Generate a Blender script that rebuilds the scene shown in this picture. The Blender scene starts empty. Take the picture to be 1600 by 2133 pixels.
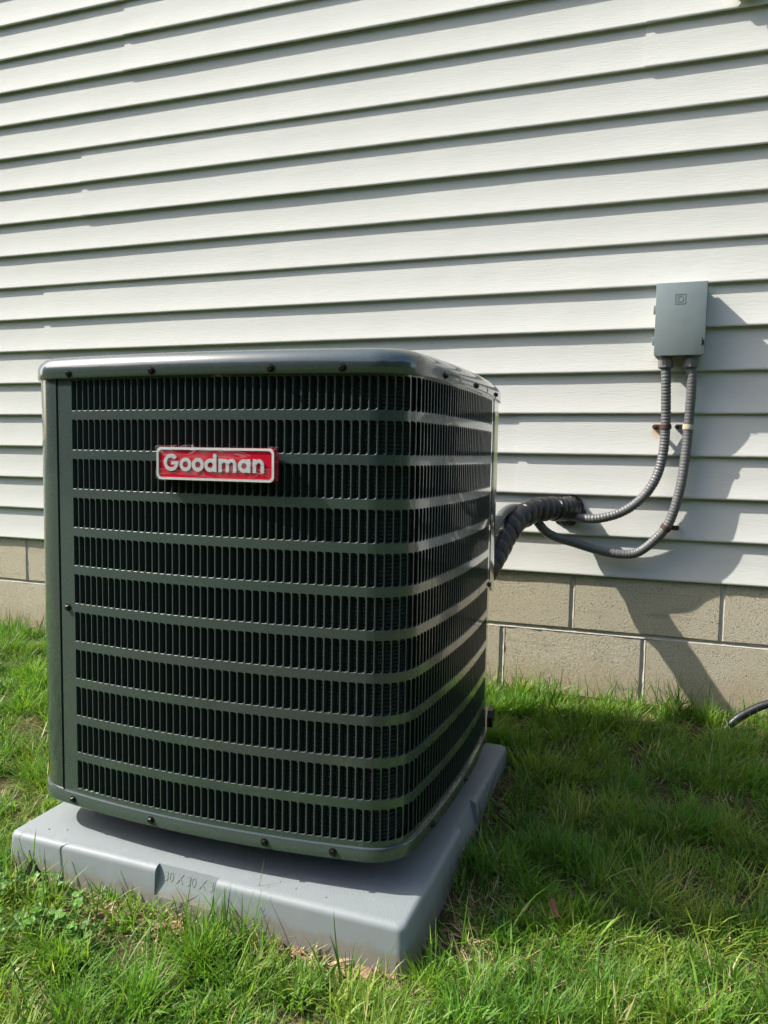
import bpy, bmesh, math, random
import numpy as np
from mathutils import Vector, Matrix, noise

random.seed(7)
rng = np.random.default_rng(11)
sc = bpy.context.scene
C = sc.collection
R = math.radians

# ------------------------------------------------------------------ camera
CAM = Vector((0.63504, -2.262457, 0.773683))
cam_d = bpy.data.cameras.new('camera')
cam = bpy.data.objects.new('camera', cam_d)
C.objects.link(cam)
def cam_matrix(yaw, pitch, roll):
    fwd = Vector((math.sin(yaw), math.cos(yaw), 0)); right = Vector((math.cos(yaw), -math.sin(yaw), 0)); up = Vector((0, 0, 1))
    f2 = math.cos(pitch)*fwd + math.sin(pitch)*up
    u2 = -math.sin(pitch)*fwd + math.cos(pitch)*up
    r3 = math.cos(roll)*right + math.sin(roll)*u2
    u3 = -math.sin(roll)*right + math.cos(roll)*u2
    m = Matrix((r3, u3, -f2)).transposed().to_4x4()
    m.translation = CAM
    return m
cam.matrix_world = cam_matrix(-0.333678, -0.07855, 0.015819)
cam_d.sensor_fit = 'HORIZONTAL'; cam_d.sensor_width = 36.0; cam_d.lens = 36.0*1580.5/1600
cam_d.clip_start = 0.02; cam_d.clip_end = 400
sc.camera = cam

# ------------------------------------------------------------------ sky, sun, exposure
SUN_DIR = Vector((1.0, 0.33, -1.03)).normalized()      # the way the light travels
to_sun = -SUN_DIR
w = bpy.data.worlds.new('World'); sc.world = w; w.use_nodes = True
nt = w.node_tree
bg = nt.nodes['Background']
sky = nt.nodes.new('ShaderNodeTexSky'); sky.sky_type = 'NISHITA'; sky.sun_disc = False
sky.sun_elevation = math.asin(to_sun.z); sky.sun_rotation = math.atan2(to_sun.x, to_sun.y)
sky.air_density = 1.0; sky.dust_density = 2.6; sky.ozone_density = 0.4
nt.links.new(sky.outputs[0], bg.inputs[0]); bg.inputs[1].default_value = 0.14
sun_d = bpy.data.lights.new('sun', 'SUN'); sun_d.energy = 4.0; sun_d.angle = R(0.5); sun_d.color = (1.0, 0.968, 0.91)
sun = bpy.data.objects.new('sun', sun_d); C.objects.link(sun)
sun.rotation_euler = SUN_DIR.to_track_quat('-Z', 'Y').to_euler(); sun.location = (-6, -3, 6)
sc.view_settings.view_transform = 'Standard'; sc.view_settings.look = 'None'
sc.view_settings.exposure = 1.08; sc.view_settings.gamma = 1.0; sc.view_settings.use_curve_mapping = False
sc.cycles.max_bounces = 8

# ------------------------------------------------------------------ helpers
ORG = {}
def link(o, parent=None):
    C.objects.link(o)
    if parent is not None: o.parent = parent
    return o
def thing(name, label, cat, loc=(0, 0, 0), group=None):
    o = bpy.data.objects.new(name, None); C.objects.link(o)
    o.location = loc; o.empty_display_size = 0.05
    o['label'] = label; o['category'] = cat
    if group: o['group'] = group
    ORG[o.name] = Vector(loc)
    return o
def origin(parent):
    while parent is not None:
        if parent.name in ORG: return ORG[parent.name]
        parent = parent.parent
    return Vector((0, 0, 0))
def mesh(name, V, F, mat, parent=None, smooth=False, mats=None, fmat=None, kind=None):
    """V in world coordinates"""
    me = bpy.data.meshes.new(name)
    og = origin(parent)
    me.from_pydata([(v[0]-og.x, v[1]-og.y, v[2]-og.z) for v in V], [], F)
    me.validate()
    for m_ in (mats or [mat]): me.materials.append(m_)
    if fmat is not None and len(fmat) == len(me.polygons): me.polygons.foreach_set('material_index', fmat)
    if smooth: me.polygons.foreach_set('use_smooth', [True]*len(me.polygons))
    me.update()
    o = bpy.data.objects.new(name, me)
    link(o, parent)
    if kind: o['kind'] = kind
    return o
def sharp(o, deg=35):
    """smooth shading that keeps edges above the angle sharp"""
    bm = bmesh.new(); bm.from_mesh(o.data)
    bmesh.ops.recalc_face_normals(bm, faces=bm.faces)
    for f in bm.faces: f.smooth = True
    for e in bm.edges:
        if len(e.link_faces) == 2: e.smooth = e.calc_face_angle(0) < R(deg)
    bm.to_mesh(o.data); bm.free()
    return o
def box_vf(x0, x1, y0, y1, z0, z1):
    V = [(x0,y0,z0),(x1,y0,z0),(x1,y1,z0),(x0,y1,z0),(x0,y0,z1),(x1,y0,z1),(x1,y1,z1),(x0,y1,z1)]
    F = [(0,3,2,1),(4,5,6,7),(0,1,5,4),(1,2,6,5),(2,3,7,6),(3,0,4,7)]
    return V, F
class MB:
    def __init__(s): s.V = []; s.F = []
    def add(s, V, F):
        n = len(s.V); s.V += [tuple(v) for v in V]; s.F += [tuple(i+n for i in f) for f in F]; return s
    def box(s, *a): return s.add(*box_vf(*a))
    def tf(s, M): s.V = [tuple(M @ Vector(v)) for v in s.V]; return s
def bevel_box(name, b, mat, parent, wid=0.002, seg=2):
    o = mesh(name, *box_vf(*b), mat, parent)
    bm = bmesh.new(); bm.from_mesh(o.data)
    bmesh.ops.bevel(bm, geom=bm.edges[:], offset=wid, segments=seg, affect='EDGES', profile=0.6)
    bm.to_mesh(o.data); bm.free()
    return sharp(o, 50)
def catmull(P, n=24):
    P = [Vector(p) for p in P]
    P = [2*P[0]-P[1]] + P + [2*P[-1]-P[-2]]
    out = []
    for i in range(1, len(P)-2):
        a, b, c, d = P[i-1:i+3]
        for k in range(n):
            t = k/n
            out.append(0.5*((2*b) + (c-a)*t + (2*a-5*b+4*c-d)*t*t + (3*b-a-3*c+d)*t**3))
    out.append(P[-2])
    return out
def resample(P, step):
    d = [0]
    for i in range(1, len(P)): d.append(d[-1]+(P[i]-P[i-1]).length)
    n = max(2, int(d[-1]/step)); out = []; j = 0
    for k in range(n+1):
        s = d[-1]*k/n
        while j < len(P)-2 and d[j+1] < s: j += 1
        t = (s-d[j])/max(1e-9, d[j+1]-d[j])
        out.append(P[j].lerp(P[j+1], min(1, t)))
    return out, d[-1]/n
def tube(P, rad, seg=16, caps=True):
    """P: points; rad(i, angle) radius"""
    V = []; F = []
    T = []
    for i in range(len(P)):
        T.append((P[min(i+1, len(P)-1)]-P[max(i-1, 0)]).normalized())
    up = Vector((0, 0, 1)) if abs(T[0].z) < .9 else Vector((1, 0, 0))
    nrm = (up - T[0]*up.dot(T[0])).normalized()
    for i, p in enumerate(P):
        nrm = (nrm - T[i]*nrm.dot(T[i])).normalized(); b = T[i].cross(nrm)
        for k in range(seg):
            a = 2*math.pi*k/seg; r = rad(i, a)
            V.append(p + nrm*(math.cos(a)*r) + b*(math.sin(a)*r))
    for i in range(len(P)-1):
        for k in range(seg):
            a = i*seg+k; b_ = i*seg+(k+1) % seg
            F.append((a, b_, b_+seg, a+seg))
    if caps:
        F.append(tuple(reversed(range(seg)))); n = (len(P)-1)*seg; F.append(tuple(range(n, n+seg)))
    return V, F

# ------------------------------------------------------------------ materials
def mat(name):
    m = bpy.data.materials.new(name); m.use_nodes = True
    return m, m.node_tree.nodes, m.node_tree.links, m.node_tree.nodes['Principled BSDF']
def N(nodes, t, **kw):
    n = nodes.new(t)
    for k, v in kw.items(): setattr(n, k, v)
    return n
def ramp(nodes, pts):
    r = nodes.new('ShaderNodeValToRGB'); e = r.color_ramp.elements
    while len(e) < len(pts): e.new(0.5)
    for i, (p, c) in enumerate(pts):
        e[i].position = p; e[i].color = (c, c, c, 1) if not hasattr(c, '__len__') else (*c, 1)
    return r
def noise_n(nodes, links, scale, detail=4, rough=0.5, vec=None, mapscale=None):
    n = nodes.new('ShaderNodeTexNoise'); n.inputs['Scale'].default_value = scale
    n.inputs['Detail'].default_value = detail; n.inputs['Roughness'].default_value = rough
    if vec is None:
        vec = nodes.new('ShaderNodeNewGeometry').outputs['Position']
    if mapscale:
        mp = nodes.new('ShaderNodeMapping'); mp.inputs['Scale'].default_value = mapscale
        links.new(vec, mp.inputs['Vector']); vec = mp.outputs[0]
    links.new(vec, n.inputs['Vector'])
    return n
def mixc(nodes, links, fac, a, b, mode='MIX'):
    m = nodes.new('ShaderNodeMix'); m.data_type = 'RGBA'; m.blend_type = mode
    for sock, v in ((m.inputs[0], fac), (m.inputs[6], a), (m.inputs[7], b)):
        if hasattr(v, 'is_output'): links.new(v, sock)
        elif hasattr(v, '__len__'): sock.default_value = (*v, 1)
        else: sock.default_value = v
    return m.outputs[2]
def bump(nodes, links, h, strength, dist, bsdf, prev=None):
    b = nodes.new('ShaderNodeBump'); b.inputs['Strength'].default_value = strength; b.inputs['Distance'].default_value = dist
    links.new(h, b.inputs['Height'])
    if prev: links.new(prev, b.inputs['Normal'])
    if bsdf: links.new(b.outputs[0], bsdf.inputs['Normal'])
    return b.outputs[0]
def simple(name, col, rough=0.5, var=0.15, vscale=30, metal=0.0, bmp=0.0, bscale=200, spec=0.5, coat=0.0):
    m, n, l, b = mat(name)
    nz = noise_n(n, l, vscale, 5, 0.6)
    c = mixc(n, l, nz.outputs['Fac'], tuple(max(0, x*(1-var)) for x in col), tuple(min(1, x*(1+var)) for x in col))
    l.new(c, b.inputs['Base Color']); b.inputs['Roughness'].default_value = rough; b.inputs['Metallic'].default_value = metal
    b.inputs['Specular IOR Level'].default_value = spec; b.inputs['Coat Weight'].default_value = coat
    if bmp: bump(n, l, noise_n(n, l, bscale, 3).outputs['Fac'], 0.6, bmp, b)
    return m

def m_vinyl():
    m, n, l, b = mat('ivory_vinyl')
    geo = N(n, 'ShaderNodeNewGeometry')
    big = noise_n(n, l, 2.2, 4, 0.6)
    base = mixc(n, l, big.outputs['Fac'], (0.545, 0.545, 0.502), (0.60, 0.60, 0.556))
    # faint dirt streaks and specks
    dirt = noise_n(n, l, 9, 6, 0.7, mapscale=(3.0, 1, 0.7))
    dr = ramp(n, [(0.56, 0.0), (0.8, 0.22)]); l.new(dirt.outputs['Fac'], dr.inputs[0])
    base = mixc(n, l, dr.outputs[0], base, (0.56, 0.55, 0.49))
    sp = N(n, 'ShaderNodeTexVoronoi'); sp.inputs['Scale'].default_value = 22; l.new(geo.outputs['Position'], sp.inputs['Vector'])
    sr = ramp(n, [(0.012, 0.35), (0.03, 0.0)]); l.new(sp.outputs['Distance'], sr.inputs[0])
    base = mixc(n, l, sr.outputs[0], base, (0.2, 0.18, 0.14))
    oi = N(n, 'ShaderNodeObjectInfo'); orr = ramp(n, [(0.0, 0.955), (1.0, 1.0)]); l.new(oi.outputs['Random'], orr.inputs[0])
    base = mixc(n, l, 1.0, base, orr.outputs[0], 'MULTIPLY')
    # rust that has run from the strap screw
    sub = N(n, 'ShaderNodeVectorMath', operation='SUBTRACT'); l.new(geo.outputs['Position'], sub.inputs[0]); sub.inputs[1].default_value = (0.655, 0.006, 0.846)
    scl = N(n, 'ShaderNodeVectorMath', operation='MULTIPLY'); l.new(sub.outputs[0], scl.inputs[0]); scl.inputs[1].default_value = (1.0, 0.6, 0.75)
    ln = N(n, 'ShaderNodeVectorMath', operation='LENGTH'); l.new(scl.outputs[0], ln.inputs[0])
    wob = noise_n(n, l, 60, 4, 0.6)
    ad = N(n, 'ShaderNodeMath', operation='MULTIPLY_ADD'); l.new(wob.outputs['Fac'], ad.inputs[0]); ad.inputs[1].default_value = 0.03; l.new(ln.outputs['Value'], ad.inputs[2])
    rr = ramp(n, [(0.016, 0.75), (0.034, 0.0)]); l.new(ad.outputs[0], rr.inputs[0])
    base = mixc(n, l, rr.outputs[0], base, (0.62, 0.34, 0.10))
    l.new(base, b.inputs['Base Color'])
    b.inputs['Roughness'].default_value = 0.75; b.inputs['Specular IOR Level'].default_value = 0.12
    warp = noise_n(n, l, 6, 2)
    grain = noise_n(n, l, 1.0, 5, 0.6, mapscale=(26, 40, 300))
    grain.inputs['Distortion'].default_value = 0.6
    fine = noise_n(n, l, 1.0, 3, 0.6, mapscale=(90, 90, 420))
    p = bump(n, l, fine.outputs['Fac'], 0.55, 0.0005, None)
    p = bump(n, l, grain.outputs['Fac'], 0.5, 0.0012, None, p)
    bump(n, l, warp.outputs['Fac'], 0.5, 0.004, b, p)
    return m
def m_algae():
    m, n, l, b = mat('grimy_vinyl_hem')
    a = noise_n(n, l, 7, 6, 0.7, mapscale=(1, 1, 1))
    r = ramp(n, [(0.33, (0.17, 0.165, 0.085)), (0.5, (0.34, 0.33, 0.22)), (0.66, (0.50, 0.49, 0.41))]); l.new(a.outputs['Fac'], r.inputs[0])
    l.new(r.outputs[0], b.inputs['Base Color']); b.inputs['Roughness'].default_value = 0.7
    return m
def m_block():
    m, n, l, b = mat('concrete_block_face')
    geo = N(n, 'ShaderNodeNewGeometry')
    oi = N(n, 'ShaderNodeObjectInfo')
    a = noise_n(n, l, 5, 6, 0.65)
    base = mixc(n, l, a.outputs['Fac'], (0.52, 0.455, 0.325), (0.65, 0.58, 0.425))
    base = mixc(n, l, oi.outputs['Random'], base, mixc(n, l, 0.5, base, (0.60, 0.535, 0.41)))
    f = noise_n(n, l, 230, 5, 0.75)
    fr = ramp(n, [(0.34, 0.42), (0.58, 1.0)]); l.new(f.outputs['Fac'], fr.inputs[0])
    base = mixc(n, l, 0.65, base, fr.outputs[0], 'MULTIPLY')
    # splash of soil near the ground and dark damp streaks
    sx = N(n, 'ShaderNodeSeparateXYZ'); l.new(geo.outputs['Position'], sx.inputs[0])
    wz = noise_n(n, l, 7, 5, 0.6)
    ma = N(n, 'ShaderNodeMath', operation='MULTIPLY_ADD'); l.new(wz.outputs['Fac'], ma.inputs[0]); ma.inputs[1].default_value = -0.16; l.new(sx.outputs['Z'], ma.inputs[2])
    rz = ramp(n, [(0.0, 0.55), (0.11, 0.0)]); l.new(ma.outputs[0], rz.inputs[0])
    base = mixc(n, l, rz.outputs[0], base, (0.38, 0.27, 0.16))
    st = noise_n(n, l, 3, 5, 0.65, mapscale=(1.2, 1, 9))
    rs = ramp(n, [(0.57, 0.0), (0.72, 0.5)]); l.new(st.outputs['Fac'], rs.inputs[0])
    base = mixc(n, l, rs.outputs[0], base, (0.15, 0.145, 0.135))
    l.new(base, b.inputs['Base Color']); b.inputs['Roughness'].default_value = 0.95; b.inputs['Specular IOR Level'].default_value = 0.2
    pt = N(n, 'ShaderNodeTexVoronoi'); pt.inputs['Scale'].default_value = 150; l.new(geo.outputs['Position'], pt.inputs['Vector'])
    pr_ = ramp(n, [(0.10, 0.0), (0.30, 1.0)]); l.new(pt.outputs['Distance'], pr_.inputs[0])
    msk = noise_n(n, l, 45, 3, 0.6); mr = ramp(n, [(0.42, 1.0), (0.55, 0.0)]); l.new(msk.outputs['Fac'], mr.inputs[0]); mr.color_ramp.elements[0].position = 0.50; mr.color_ramp.elements[1].position = 0.62
    mxh = N(n, 'ShaderNodeMath', operation='MAXIMUM'); l.new(pr_.outputs[0], mxh.inputs[0]); l.new(mr.outputs[0], mxh.inputs[1])
    pc = mixc(n, l, mxh.outputs[0], (0.20, 0.175, 0.13), base); l.new(pc, b.inputs['Base Color'])
    p = bump(n, l, mxh.outputs[0], 0.8, 0.003, None)
    bump(n, l, f.outputs['Fac'], 0.9, 0.004, b, p)
    return m
def m_paint():
    m, n, l, b = mat('dark_grey_green_paint')
    a = noise_n(n, l, 3.5, 5, 0.6)
    base = mixc(n, l, a.outputs['Fac'], (0.040, 0.057, 0.053), (0.045, 0.062, 0.058))
    d = noise_n(n, l, 26, 6, 0.75)
    dr = ramp(n, [(0.70, 0.0), (1.0, 0.05)]); l.new(d.outputs['Fac'], dr.inputs[0])
    base = mixc(n, l, dr.outputs[0], base, (0.13, 0.14, 0.13))
    l.new(base, b.inputs['Base Color'])
    rr = ramp(n, [(0.3, 0.24), (0.8, 0.32)]); l.new(d.outputs['Fac'], rr.inputs[0]); l.new(rr.outputs[0], b.inputs['Roughness'])
    b.inputs['Coat Weight'].default_value = 1.0; b.inputs['Coat Roughness'].default_value = 0.06; b.inputs['Coat IOR'].default_value = 1.6
    p = bump(n, l, noise_n(n, l, 240, 2).outputs['Fac'], 0.06, 0.0004, None)
    bump(n, l, noise_n(n, l, 5, 2).outputs['Fac'], 0.2, 0.003, b, p)
    return m
def m_pad():
    m, n, l, b = mat('grey_plastic_pad')
    a = noise_n(n, l, 6, 6, 0.65)
    base = mixc(n, l, a.outputs['Fac'], (0.185, 0.209, 0.212), (0.235, 0.261, 0.264))
    d = noise_n(n, l, 21, 7, 0.75)
    dr = ramp(n, [(0.62, 0.0), (0.84, 0.5)]); l.new(d.outputs['Fac'], dr.inputs[0])
    base = mixc(n, l, dr.outputs[0], base, (0.25, 0.23, 0.19))
    geo = N(n, 'ShaderNodeNewGeometry')
    sx = N(n, 'ShaderNodeSeparateXYZ'); l.new(geo.outputs['Position'], sx.inputs[0])
    # soil smears low on the sides
    sm = noise_n(n, l, 14, 5, 0.7)
    ma = N(n, 'ShaderNodeMath', operation='MULTIPLY_ADD'); l.new(sm.outputs['Fac'], ma.inputs[0]); ma.inputs[1].default_value = -0.06; l.new(sx.outputs['Z'], ma.inputs[2])
    rz = ramp(n, [(0.0, 0.5), (0.012, 0.0)]); l.new(ma.outputs[0], rz.inputs[0])
    base = mixc(n, l, rz.outputs[0], base, (0.20, 0.15, 0.10))
    # faint vertical flow lines moulded in the sides
    wv = N(n, 'ShaderNodeTexNoise'); wv.inputs['Scale'].default_value = 1; wv.inputs['Detail'].default_value = 3
    mp = N(n, 'ShaderNodeMapping'); mp.inputs['Scale'].default_value = (26, 26, 0.6); l.new(geo.outputs['Position'], mp.inputs['Vector']); l.new(mp.outputs[0], wv.inputs['Vector'])
    wr = ramp(n, [(0.60, 0.0), (0.68, 0.3)]); l.new(wv.outputs['Fac'], wr.inputs[0])
    base = mixc(n, l, wr.outputs[0], base, (0.25, 0.275, 0.28))
    l.new(base, b.inputs['Base Color'])
    b.inputs['Roughness'].default_value = 0.55; b.inputs['Specular IOR Level'].default_value = 0.4
    peb = N(n, 'ShaderNodeTexVoronoi'); peb.inputs['Scale'].default_value = 560; l.new(geo.outputs['Position'], peb.inputs['Vector'])
    sn = N(n, 'ShaderNodeSeparateXYZ'); l.new(geo.outputs['True Normal'], sn.inputs[0])
    gt = N(n, 'ShaderNodeMath', operation='GREATER_THAN'); l.new(sn.outputs['Z'], gt.inputs[0]); gt.inputs[1].default_value = 0.9
    ht = N(n, 'ShaderNodeMath', operation='MULTIPLY'); l.new(peb.outputs['Distance'], ht.inputs[0]); l.new(gt.outputs[0], ht.inputs[1])
    p = bump(n, l, ht.outputs[0], 0.5, 0.0011, None)
    bump(n, l, noise_n(n, l, 8, 3).outputs['Fac'], 0.3, 0.006, b, p)
    return m
def m_grass(name, transl=0.42):
    m, n, l, b = mat(name)
    at = N(n, 'ShaderNodeAttribute'); at.attribute_name = 'tint'
    l.new(at.outputs['Color'], b.inputs['Base Color'])
    b.inputs['Roughness'].default_value = 0.5; b.inputs['Specular IOR Level'].default_value = 0.35
    tr = N(n, 'ShaderNodeBsdfTranslucent')
    br = mixc(n, l, 1.0, at.outputs['Color'], (1.5, 1.45, 0.7), 'MULTIPLY'); l.new(br, tr.inputs['Color'])
    mx = N(n, 'ShaderNodeMixShader'); mx.inputs[0].default_value = transl
    l.new(b.outputs[0], mx.inputs[1]); l.new(tr.outputs[0], mx.inputs[2])
    l.new(mx.outputs[0], n['Material Output'].inputs['Surface'])
    return m
def m_soil():
    m, n, l, b = mat('lawn_soil_and_thatch')
    a = noise_n(n, l, 14, 7, 0.7)
    r = ramp(n, [(0.3, (0.045, 0.034, 0.018)), (0.5, (0.09, 0.065, 0.035)), (0.7, (0.19, 0.14, 0.075))]); l.new(a.outputs['Fac'], r.inputs[0])
    far = noise_n(n, l, 1.5, 4, 0.6)
    g = mixc(n, l, far.outputs['Fac'], (0.035, 0.065, 0.015), (0.06, 0.09, 0.025))
    geo = N(n, 'ShaderNodeNewGeometry')
    ln = N(n, 'ShaderNodeVectorMath', operation='LENGTH'); l.new(geo.outputs['Position'], ln.inputs[0])
    fr = ramp(n, [(0.3, 0.25), (0.42, 1.0)])
    dv = N(n, 'ShaderNodeMath', operation='DIVIDE'); l.new(ln.outputs['Value'], dv.inputs[0]); dv.inputs[1].default_value = 8
    l.new(dv.outputs[0], fr.inputs[0])
    base = mixc(n, l, fr.outputs[0], r.outputs[0], g)
    l.new(base, b.inputs['Base Color']); b.inputs['Roughness'].default_value = 1.0; b.inputs['Specular IOR Level'].default_value = 0.1
    bump(n, l, noise_n(n, l, 90, 5, 0.7).outputs['Fac'], 1.0, 0.012, b)
    return m
def m_film():
    m, n, l, b = mat('clear_wrinkled_film')
    tr = N(n, 'ShaderNodeBsdfTransparent'); gl = N(n, 'ShaderNodeBsdfGlossy'); gl.inputs['Roughness'].default_value = 0.12
    df = N(n, 'ShaderNodeBsdfDiffuse'); df.inputs['Color'].default_value = (0.8, 0.8, 0.8, 1)
    fr = N(n, 'ShaderNodeFresnel'); fr.inputs['IOR'].default_value = 1.3
    nz = noise_n(n, l, 26, 2, 0.5, mapscale=(0.5, 1, 2.4)); nz.inputs['Distortion'].default_value = 0.8
    rg = ramp(n, [(0.45, 0.0), (0.50, 0.13), (0.53, 0.0), (0.66, 0.08)]); l.new(nz.outputs['Fac'], rg.inputs[0])
    bm_ = N(n, 'ShaderNodeBump'); bm_.inputs['Strength'].default_value = 1.0; bm_.inputs['Distance'].default_value = 0.002
    l.new(nz.outputs['Fac'], bm_.inputs['Height']); l.new(bm_.outputs[0], gl.inputs['Normal']); l.new(bm_.outputs[0], fr.inputs['Normal'])
    m1 = N(n, 'ShaderNodeMixShader'); l.new(rg.outputs[0], m1.inputs[0]); l.new(tr.outputs[0], m1.inputs[1]); l.new(df.outputs[0], m1.inputs[2])
    fs = N(n, 'ShaderNodeMath', operation='MULTIPLY'); l.new(fr.outputs[0], fs.inputs[0]); fs.inputs[1].default_value = 0.3
    m2 = N(n, 'ShaderNodeMixShader'); l.new(fs.outputs[0], m2.inputs[0]); l.new(m1.outputs[0], m2.inputs[1]); l.new(gl.outputs[0], m2.inputs[2])
    l.new(m2.outputs[0], n['Material Output'].inputs['Surface'])
    return m

VINYL = m_vinyl(); HEM = m_algae(); BLOCK = m_block(); PAINT = m_paint(); PAD = m_pad(); SOIL = m_soil(); FILM = m_film()
MORTAR = simple('pale_mortar', (0.44, 0.41, 0.345), 0.95, 0.25, 40, bmp=0.003, bscale=160)
BLADE = simple('louver_paint_shaded', (0.017, 0.027, 0.025), 0.5, 0.08, 20, spec=0.25)  # cabinet paint made darker, so the shade inside the slots is in the colour
RIM = simple('cut_edge_paint', (0.032, 0.046, 0.043), 0.46, 0.05, 20, spec=0.4)
COIL = simple('coil_fins', (0.065, 0.078, 0.073), 0.5, 0.2, 20)
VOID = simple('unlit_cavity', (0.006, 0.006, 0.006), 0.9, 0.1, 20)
SCREW = simple('black_screw', (0.012, 0.012, 0.012), 0.25, 0.2, 60, metal=0.3)
CHROME = simple('satin_silver', (0.60, 0.62, 0.60), 0.4, 0.05, 60, metal=0.15)
RED = simple('badge_red', (0.56, 0.005, 0.028), 0.25, 0.08, 60, coat=0.3)
BOXG = simple('grey_enamel', (0.200, 0.240, 0.236), 0.42, 0.16, 14, bmp=0.0008, bscale=30)
COND = simple('grey_conduit_jacket', (0.105, 0.106, 0.104), 0.45, 0.18, 40, bmp=0.0004, bscale=160)
FIT = simple('grey_fitting', (0.13, 0.125, 0.12), 0.55, 0.15, 50)
RUST = simple('rusty_steel', (0.055, 0.026, 0.018), 0.75, 0.5, 120, bmp=0.0008, bscale=300)
ZINC = simple('dull_zinc', (0.13, 0.13, 0.12), 0.5, 0.25, 80, metal=0.4)
CREAM = simple('cream_plastic', (0.42, 0.37, 0.27), 0.5, 0.2, 60)
TAPE = simple('black_vinyl_tape', (0.013, 0.013, 0.014), 0.38, 0.4, 45, bmp=0.002, bscale=40)
PUTTY = simple('black_sealant', (0.012, 0.012, 0.013), 0.45, 0.4, 50, bmp=0.004, bscale=60)
HOSE = simple('black_rubber_hose', (0.014, 0.015, 0.016), 0.4, 0.3, 60, bmp=0.001, bscale=90)
LABEL = simple('yellow_label', (0.62, 0.60, 0.16), 0.4, 0.12, 50, coat=0.3)
WHITE = simple('white_vinyl_trim', (0.76, 0.75, 0.72), 0.5, 0.05, 20)
SCRAP = simple('black_plastic_scrap', (0.02, 0.02, 0.02), 0.4, 0.4, 60)
CHIP = simple('red_brown_chip', (0.16, 0.055, 0.035), 0.8, 0.35, 120)
CLOD = simple('dry_soil_clod', (0.24, 0.15, 0.085), 0.95, 0.4, 90, bmp=0.003, bscale=200)
SHEATH = simple('wall_sheathing', (0.12, 0.12, 0.11), 0.9, 0.1, 10)
GRASS = m_grass('grass_blade'); STRAW = m_grass('dry_grass', 0.15); CLOVER = m_grass('clover_leaf', 0.25)

# ------------------------------------------------------------------ ground
PAD_C = Vector((0.324921, -1.242568)); PA = -0.021122; PW = 0.762; PADTOP = 0.0759
pe1 = Vector((math.cos(PA), math.sin(PA))); pe2 = Vector((-math.sin(PA), math.cos(PA)))
pad_mid = PAD_C - pe1*PW/2 + pe2*PW/2
def pad_dist(x, y):
    d = Vector((x, y)) - pad_mid
    a, b = abs(d.dot(pe1))-PW/2, abs(d.dot(pe2))-PW/2
    return max(a, b) if (a < 0 or b < 0) else math.hypot(a, b)
def gz(x, y):
    z = 0.012 + 0.048*max(0.0, min(1.0, (y+1.0)/1.0)) if y < 0.02 else 0.06
    near = max(0.0, 1-math.hypot(x, y+0.8)/6)
    z += near*(0.012*noise.noise((x*2.2, y*2.2, 3.1)) + 0.006*noise.noise((x*7, y*7, 9.2)))
    d = pad_dist(x, y)
    z -= 0.012*max(0.0, 1-abs(d)/0.06) if d > -0.02 else 0.03
    return z
def axis(lo, hi, step, far):
    a = list(np.arange(lo, hi+1e-6, step)); s = step; v = hi
    while v < far: s *= 1.35; v += s; a.append(v)
    s = step; v = lo; b = []
    while v > -far: s *= 1.35; v -= s; b.append(v)
    return b[::-1]+a
gx = axis(-2.6, 1.8, 0.04, 120); gy = axis(-2.2, 0.1, 0.04, 120)
V = [(x, y, gz(x, y)) for y in gy for x in gx]; nx = len(gx)
F = [(j*nx+i, j*nx+i+1, (j+1)*nx+i+1, (j+1)*nx+i) for j in range(len(gy)-1) for i in range(nx-1)]
mesh('ground', V, F, SOIL, smooth=True, kind='structure')

# ------------------------------------------------------------------ house wall: double-course vinyl panels
Z0 = 0.425; S = 0.116784
house = thing('house_wall', 'ivory horizontal vinyl siding wall of the house behind the cooling unit', 'wall', (0, 0.0125, Z0))
prof = [(0.0142, S+0.003), (0.0080, S*0.52), (0.0018, 0.010), (0.0004, 0.006), (0.0002, 0.003), (0.0012, 0.0006), (0.003, 0.0), (0.0096, 0.0012), (0.0128, 0.0022)]
def siding_panel(k, xa, xb, proud):
    V = []; F = []; fm = []
    n = max(2, int((xb-xa)/0.10)); xs = [xa+(xb-xa)*i/n for i in range(n+1)]
    for c in (k, k+1):
        base = len(V); m_ = len(prof)
        for x in xs:
            wy = 0.0011*noise.noise((x*1.7, c*5.3, 0.4)) + 0.0006*noise.noise((x*5.1, c*3.7, 7.7))
            wz = 0.0010*noise.noise((x*1.1, c*7.9, 4.4))
            for j, (py, pz) in enumerate(prof):
                out = wy if 0 < j < m_-1 else 0.0
                V.append((x, py - out - proud, Z0+c*S+pz+(wz if 1 < j else 0)))
        for i in range(n):
            for j in range(m_-1):
                a = base+i*m_+j
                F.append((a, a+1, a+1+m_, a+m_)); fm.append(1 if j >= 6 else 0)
        # the cut end of the panel, so that its overlap shows its thickness
        for i, x in ((0, xs[0]), (n, xs[-1])):
            b0 = base+i*m_; e = len(V)
            for j in range(m_): V.append((x, V[b0+j][1]+0.0016, V[b0+j][2]))
            for j in range(m_-1): F.append((b0+j, b0+j+1, e+j+1, e+j)); fm.append(0)
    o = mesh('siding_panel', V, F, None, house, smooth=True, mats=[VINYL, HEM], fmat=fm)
    return sharp(o, 40)
seams = {0: 1.27, 2: 0.294, 4: 1.46, 6: -1.462, 8: 1.55, 10: -1.283, 12: 0.606, 14: -1.094, 16: 1.0, 18: -0.4, 20: 0.9, 22: -1.3, 24: 0.2, 26: 1.3}
L = 3.66
for k, s0 in seams.items():
    cuts = [s0-2*L, s0-L, s0, s0+L, s0+2*L]
    cuts = [c for c in cuts if -5.2 < c < 4.6]
    edges = [-5.6]+cuts+[5.0]
    for i in range(len(edges)-1):
        xa, xb = edges[i], edges[i+1]
        siding_panel(k, xa-(0.025 if i else 0), xb, 0.0028*i)
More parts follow.
